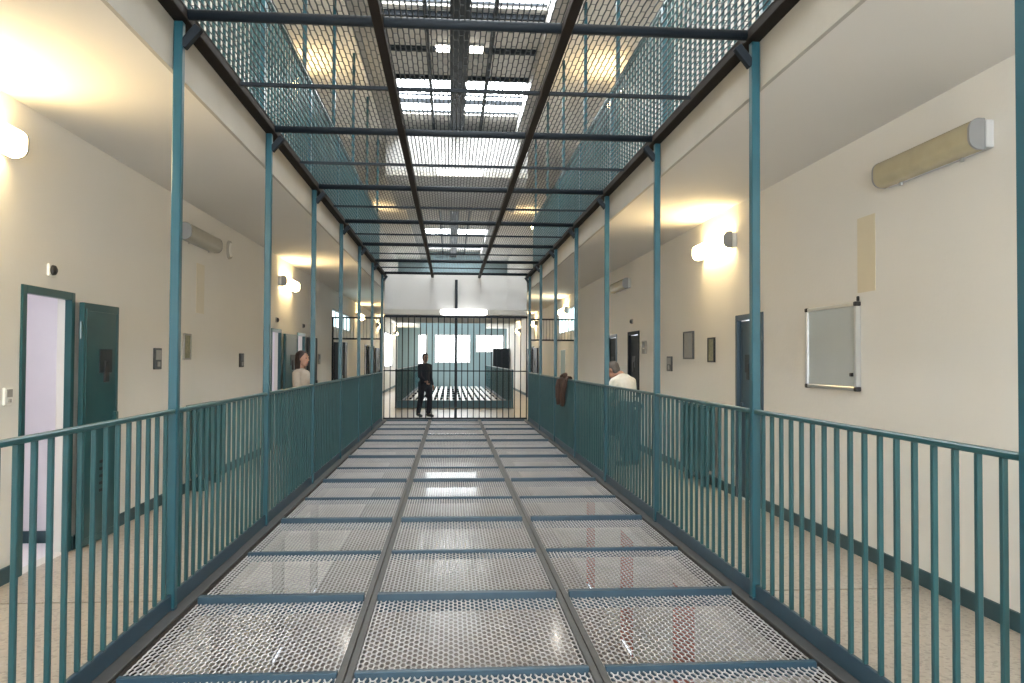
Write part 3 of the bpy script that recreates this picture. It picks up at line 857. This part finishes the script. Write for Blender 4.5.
# jacket hung over the right railing
def jacket():
    t = thing('jacket', 'brown jacket hung over the right railing', 'jacket', (XR, 13.75, RAIL))
    mat = material('brown_cloth', (0.060, 0.032, 0.022, 1), 0.9, var=0.3, scale=12.0, bump=0.3, bscale=40)
    M['jacket'] = mat
    nu, nv = 30, 22
    v, f = [], []
    for i in range(nu + 1):
        s = i / nu                      # along the drape: hall side bottom -> over rail -> gallery side bottom
        for j in range(nv + 1):
            q = j / nv - 0.5
            drop_in = 0.47 - 0.14 * abs(q) + 0.04 * math.sin(q * 9)
            drop_out = 0.32 + 0.03 * math.cos(q * 7)
            a = s * (drop_in + drop_out + 0.09)
            if a < drop_in:
                x, z = -0.045, -(drop_in - a)
            elif a < drop_in + 0.09:
                th = (a - drop_in) / 0.09 * PI
                x, z = -math.cos(th) * 0.045, math.sin(th) * 0.035
            else:
                x, z = 0.045, -(a - drop_in - 0.09)
            hang = min(1.0, abs(z) * 4)
            fold = 0.018 * math.sin(q * 22 + z * 3) * hang
            x += (-1 if x < 0 else 1) * (abs(fold) + 0.015 * hang)
            width = 0.95 - 0.45 * hang * abs(z) / 0.5
            v.append((x, q * width, z + 0.012))
    for i in range(nu):
        for j in range(nv):
            a = i * (nv + 1) + j
            f.append((a, a + 1, a + nv + 2, a + nv + 1))
    me = bpy.data.meshes.new('jacket_body')
    me.from_pydata(v, [], f)
    for p in me.polygons: p.use_smooth = True
    me.materials.append(mat)
    o = link('body', me, t)
    sm = o.modifiers.new('thick', 'SOLIDIFY'); sm.thickness = 0.014; sm.offset = 1.0
    for s in (-1, 1):
        pts = [(-0.075, s * 0.34, -0.02), (-0.095, s * 0.33, -0.16), (-0.10, s * 0.27, -0.32), (-0.095, s * 0.22, -0.46)]
        link('sleeve', MB().tube(pts, [0.035, 0.05, 0.045, 0.036], 12).mesh('sleeve', mat, 0, True), t)
    pts = [(-0.06, -0.2, 0.03), (-0.02, -0.1, 0.06), (0.0, 0.02, 0.065), (-0.02, 0.14, 0.06), (-0.06, 0.22, 0.03)]
    link('collar', MB().tube(pts, [0.02, 0.03, 0.032, 0.03, 0.02], 10).mesh('collar', mat, 0, True), t)
jacket()

# ------------------------------------------------------------------ people
def ell(bm, c, r, rot=None, seg=18):
    mt = Matrix.Translation(c)
    if rot: mt = mt @ rot
    mt = mt @ Matrix.Diagonal((r[0], r[1], r[2], 1))
    bmesh.ops.create_uvsphere(bm, u_segments=seg, v_segments=12, radius=1.0, matrix=mt)
def cap(bm, a, b, ra, rb, flat=1.0, n=14):
    """tapered limb segment with round ends; flat squashes its depth"""
    a, b = Vector(a), Vector(b)
    d = b - a
    L = d.length
    z = d / L
    u = Vector((0, 1, 0)) if abs(z.y) < 0.9 else Vector((0, 0, 1))
    x = u.cross(z).normalized()
    y = z.cross(x)
    rings = []
    for t in [(-1, 0.02), (-0.85, .53), (-0.5, .87), (0, 1.0)]:
        rings.append((a + z * (t[0] * ra), ra * t[1]))
    for t in [(0, 1.0), (0.5, .87), (0.85, .53), (1, 0.02)]:
        rings.append((b + z * (t[0] * rb), rb * t[1]))
    prev = None
    first = None
    for p, r in rings:
        ring = []
        for k in range(n):
            an = 2 * PI * k / n
            ring.append(bm.verts.new(p + x * (math.cos(an) * r) + y * (math.sin(an) * r * flat)))
        if prev:
            for k in range(n):
                bm.faces.new((prev[k], prev[(k + 1) % n], ring[(k + 1) % n], ring[k]))
        else:
            bm.faces.new(list(reversed(ring)))
        prev = ring
    bm.faces.new(prev)
def fuse(name, bm, mat, parent, voxel=0.009, smooth=3):
    """weld overlapping volumes into one continuous skin"""
    me = bpy.data.meshes.new(name)
    bmesh.ops.recalc_face_normals(bm, faces=bm.faces)
    bm.to_mesh(me); bm.free()
    tmp = bpy.data.objects.new('tmp', me)
    C.objects.link(tmp)
    r = tmp.modifiers.new('r', 'REMESH'); r.mode = 'VOXEL'; r.voxel_size = voxel
    s = tmp.modifiers.new('s', 'SMOOTH'); s.iterations = smooth; s.factor = 0.5
    dg = bpy.context.evaluated_depsgraph_get()
    out = bpy.data.meshes.new_from_object(tmp.evaluated_get(dg))
    bpy.data.objects.remove(tmp)
    out.name = name
    for p in out.polygons: p.use_smooth = True
    out.materials.clear()
    out.materials.append(mat)
    return link(name, out, parent)

def person(label, loc, rz, J, skin, hair, top, legs, shoe, long_hair=False, sleeve='long'):
    """J: joints in metres, facing +Y: pelvis chest neck head, shoulder/elbow/wrist/hip/knee/ankle l & r, face yaw"""
    t = thing('person', label, 'person', loc, rz)
    ms = material('skin_' + str(len(bpy.data.materials)), skin, 0.55, var=0.05)
    mh = material('hair_' + str(len(bpy.data.materials)), hair, 0.6, var=0.3, scale=60)
    mt = material('top_' + str(len(bpy.data.materials)), top, 0.85, var=0.12, scale=18, bump=0.3, bscale=30)
    ml = material('trousers_' + str(len(bpy.data.materials)), legs, 0.85, var=0.12, scale=18, bump=0.3, bscale=30)
    mk = material('shoe_' + str(len(bpy.data.materials)), shoe, 0.5)
    V = {k: Vector(v) for k, v in J.items() if k not in ('yaw', 'tilt')}
    HR = Matrix.Rotation(J.get('yaw', 0), 4, 'Z') @ Matrix.Rotation(J.get('tilt', 0), 4, 'X')
    def hp(x, y, z): return V['head'] + (HR @ Vector((x, y, z)))
    b = bmesh.new()
    up = (V['chest'] - V['pelvis'])
    cap(b, V['pelvis'], V['pelvis'] + up * .5, 0.125, 0.115, 0.75)
    cap(b, V['pelvis'] + up * .5, V['chest'], 0.12, 0.14, 0.72)
    cap(b, V['chest'], V['neck'], 0.10, 0.058, 0.9)
    cap(b, V['neck'], V['head'] + HR @ Vector((0, -0.015, -0.05)), 0.056, 0.054)
    for s in 'lr':
        cap(b, V['chest'] + (V['neck'] - V['chest']) * .55, V['sho_' + s], 0.07, 0.062)
        cap(b, V['sho_' + s], V['elb_' + s], 0.055, 0.042)
        cap(b, V['elb_' + s], V['wri_' + s], 0.040, 0.027)
        cap(b, V['pelvis'] + Vector((0, 0, -0.02)), V['hip_' + s], 0.11, 0.095)
        cap(b, V['hip_' + s], V['kne_' + s], 0.085, 0.058)
        cap(b, V['kne_' + s], V['ank_' + s], 0.054, 0.036)
        cap(b, V['ank_' + s], V['toe_' + s], 0.034, 0.030)
        # hand: palm and five fingers, slightly curled
        w = V['wri_' + s]
        d = (w - V['elb_' + s]).normalized()
        side = Vector((0, 1, 0)) if abs(d.y) < 0.8 else Vector((0, 0, 1))
        inn = d.cross(side).normalized()
        sp = inn.cross(d).normalized()
        if inn.dot(Vector((1 if s == 'l' else -1, 0, 0))) < 0: inn = -inn
        palm = w + d * 0.075
        cap(b, w + d * 0.01, palm, 0.026, 0.030, 0.8)
        for k, (o2, ln) in enumerate(((-0.027, .062), (-0.009, .078), (0.009, .085), (0.027, .074))):
            r0 = palm + sp * o2 + d * 0.004
            k1 = r0 + d * ln * .5 + inn * 0.006
            k2 = r0 + d * ln * .9 + inn * 0.026
            cap(b, palm + sp * o2 * .7 - d * 0.02, r0, 0.011, 0.0095, n=8)
            cap(b, r0, k1, 0.0095, 0.0085, n=8); cap(b, k1, k2, 0.0085, 0.007, n=8)
        th0 = w + d * 0.03 + sp * 0.022
        th1 = th0 + sp * 0.030 + d * 0.028 + inn * 0.008
        cap(b, th0, th1, 0.013, 0.0105, n=8); cap(b, th1, th1 + d * 0.032 + inn * 0.012, 0.0105, 0.008, n=8)
    # head
    ell(b, hp(0, 0, 0.02), (0.076, 0.095, 0.098), HR)
    ell(b, hp(0, 0.025, -0.045), (0.058, 0.066, 0.068), HR)
    ell(b, hp(0, 0.055, -0.092), (0.030, 0.028, 0.022), HR)
    cap(b, hp(0, 0.088, 0.022), hp(0, 0.108, -0.022), 0.010, 0.015, n=8)
    for s in (-1, 1):
        ell(b, hp(s * 0.078, -0.005, -0.005), (0.010, 0.022, 0.032), HR)
        ell(b, hp(s * 0.032, 0.082, 0.036), (0.020, 0.010, 0.007), HR)
    body = fuse('body', b, ms, t, 0.0075, 2)
    # eyes, mouth
    for s in (-1, 1):
        b = bmesh.new(); ell(b, hp(s * 0.031, 0.085, 0.012), (0.013, 0.008, 0.008), HR, 12)
        me = bpy.data.meshes.new('eye'); b.to_mesh(me); b.free(); me.materials.append(M['black']); link('eye', me, t)
    b = bmesh.new(); ell(b, hp(0, 0.088, -0.055), (0.024, 0.007, 0.007), HR, 12)
    me = bpy.data.meshes.new('mouth'); b.to_mesh(me); b.free(); me.materials.append(M['red']); link('mouth', me, t)
    # hair
    b = bmesh.new()
    ell(b, hp(0, -0.018, 0.045), (0.085, 0.096, 0.088), HR)
    ell(b, hp(0, -0.050, -0.005), (0.078, 0.062, 0.085), HR)
    if long_hair:
        cap(b, hp(0, -0.06, 0.0), hp(0, -0.075, -0.20), 0.085, 0.065, 0.6)
        for s in (-1, 1): cap(b, hp(s * 0.07, -0.01, 0.03), hp(s * 0.078, -0.02, -0.17), 0.028, 0.024)
    fuse('hair', b, mh, t, 0.010, 2)
    # top
    b = bmesh.new()
    cap(b, V['pelvis'] + up * .02, V['pelvis'] + up * .5, 0.158, 0.145, 0.78)
    cap(b, V['pelvis'] + up * .5, V['chest'], 0.148, 0.168, 0.74)
    cap(b, V['chest'], V['chest'] + (V['neck'] - V['chest']) * .72, 0.13, 0.075, 0.85)
    for s in 'lr':
        cap(b, V['chest'] + (V['neck'] - V['chest']) * .62, V['sho_' + s], 0.075, 0.064)
        cap(b, V['sho_' + s], V['elb_' + s], 0.064, 0.054)
        if sleeve == 'long':
            cap(b, V['elb_' + s], V['elb_' + s] + (V['wri_' + s] - V['elb_' + s]) * .93, 0.053, 0.038)
    fuse('shirt', b, mt, t, 0.012, 3)
    b = bmesh.new()
    cap(b, V['pelvis'] + up * .05, V['pelvis'] + Vector((0, 0, -0.06)), 0.15, 0.135, 0.8)
    for s in 'lr':
        cap(b, V['pelvis'] + Vector((0, 0, -0.02)), V['hip_' + s], 0.128, 0.112)
        cap(b, V['hip_' + s], V['kne_' + s], 0.105, 0.078)
        cap(b, V['kne_' + s], V['ank_' + s] + (V['kne_' + s] - V['ank_' + s]) * .10, 0.076, 0.062)
    fuse('trousers', b, ml, t, 0.012, 3)
    for s in 'lr':
        b = bmesh.new()
        a, q = V['ank_' + s], V['toe_' + s]
        dz = Vector((0, 0, -0.02))
        back = (a - q); back.z = 0; back.normalize()
        cap(b, a + dz + back * 0.02, q, 0.046, 0.040, n=10)
        cap(b, a, a + dz, 0.046, 0.05, n=10)
        fuse('shoe', b, mk, t, 0.010, 2)
    return t

def joints(h=1.72, **kw):
    k = h / 1.72
    J = dict(pelvis=(0, 0, .96), chest=(0, 0, 1.28), neck=(0, -.005, 1.47), head=(0, .02, 1.60),
             sho_l=(-.172, 0, 1.385), sho_r=(.172, 0, 1.385), elb_l=(-.215, -.02, 1.11), elb_r=(.215, -.02, 1.11),
             wri_l=(-.225, .07, .87), wri_r=(.225, .07, .87), hip_l=(-.09, 0, .90), hip_r=(.09, 0, .90),
             kne_l=(-.10, .02, .49), kne_r=(.10, .02, .49), ank_l=(-.10, -.02, .085), ank_r=(.10, -.02, .085),
             toe_l=(-.115, .13, .042), toe_r=(.115, .13, .042))
    J.update(kw)
    return {n: (tuple(c * k for c in v) if isinstance(v, tuple) else v) for n, v in J.items()}

# officer in dark uniform behind the gate, mid-stride towards the viewer
person('person in dark uniform standing behind the bars of the far gate', (-0.68, 21.55, 0), PI + 0.75,
       joints(1.70, kne_l=(-.10, .10, .50), ank_l=(-.10, .05, .085), toe_l=(-.115, .20, .042),
              kne_r=(.11, -.03, .49), ank_r=(.12, -.12, .10), toe_r=(.13, .02, .042),
              elb_r=(.20, .03, 1.11), wri_r=(.16, .20, .98), yaw=-0.3),
       (0.36, 0.20, 0.14, 1), (0.012, 0.010, 0.010, 1), (0.010, 0.012, 0.020, 1), (0.010, 0.011, 0.018, 1), (0.01, 0.01, 0.01, 1))
# woman on the left walkway
person('person with long dark hair in a beige top on the left walkway', (-2.27, 12.45, 0), -1.9,
       joints(1.66, yaw=-0.05, sho_l=(-.15, 0, 1.36), sho_r=(.15, 0, 1.36), elb_l=(-.22, .05, 1.10), wri_l=(-.12, .22, 1.0), elb_r=(.22, .05, 1.10), wri_r=(.12, .22, 1.0)),
       (0.45, 0.25, 0.18, 1), (0.030, 0.014, 0.010, 1), (0.42, 0.36, 0.30, 1), (0.03, 0.035, 0.05, 1), (0.02, 0.02, 0.02, 1), long_hair=True)
# man in white shirt, stooped, on the right walkway
person('person in white shirt and blue jeans stooping behind the right railing', (2.62, 11.55, 0), 0.55,
       joints(1.68, chest=(0, .10, 1.22), neck=(0, .20, 1.37), head=(-.06, .31, 1.44), sho_l=(-.185, .15, 1.265), sho_r=(.185, .15, 1.265),
              elb_l=(-.27, .22, 1.07), elb_r=(.27, .20, 1.06), wri_l=(-.18, .40, .95), wri_r=(.18, .40, .95), yaw=0.3, tilt=-0.35),
       (0.40, 0.23, 0.17, 1), (0.10, 0.09, 0.085, 1), (0.74, 0.73, 0.69, 1), (0.030, 0.085, 0.13, 1), (0.02, 0.02, 0.02, 1))
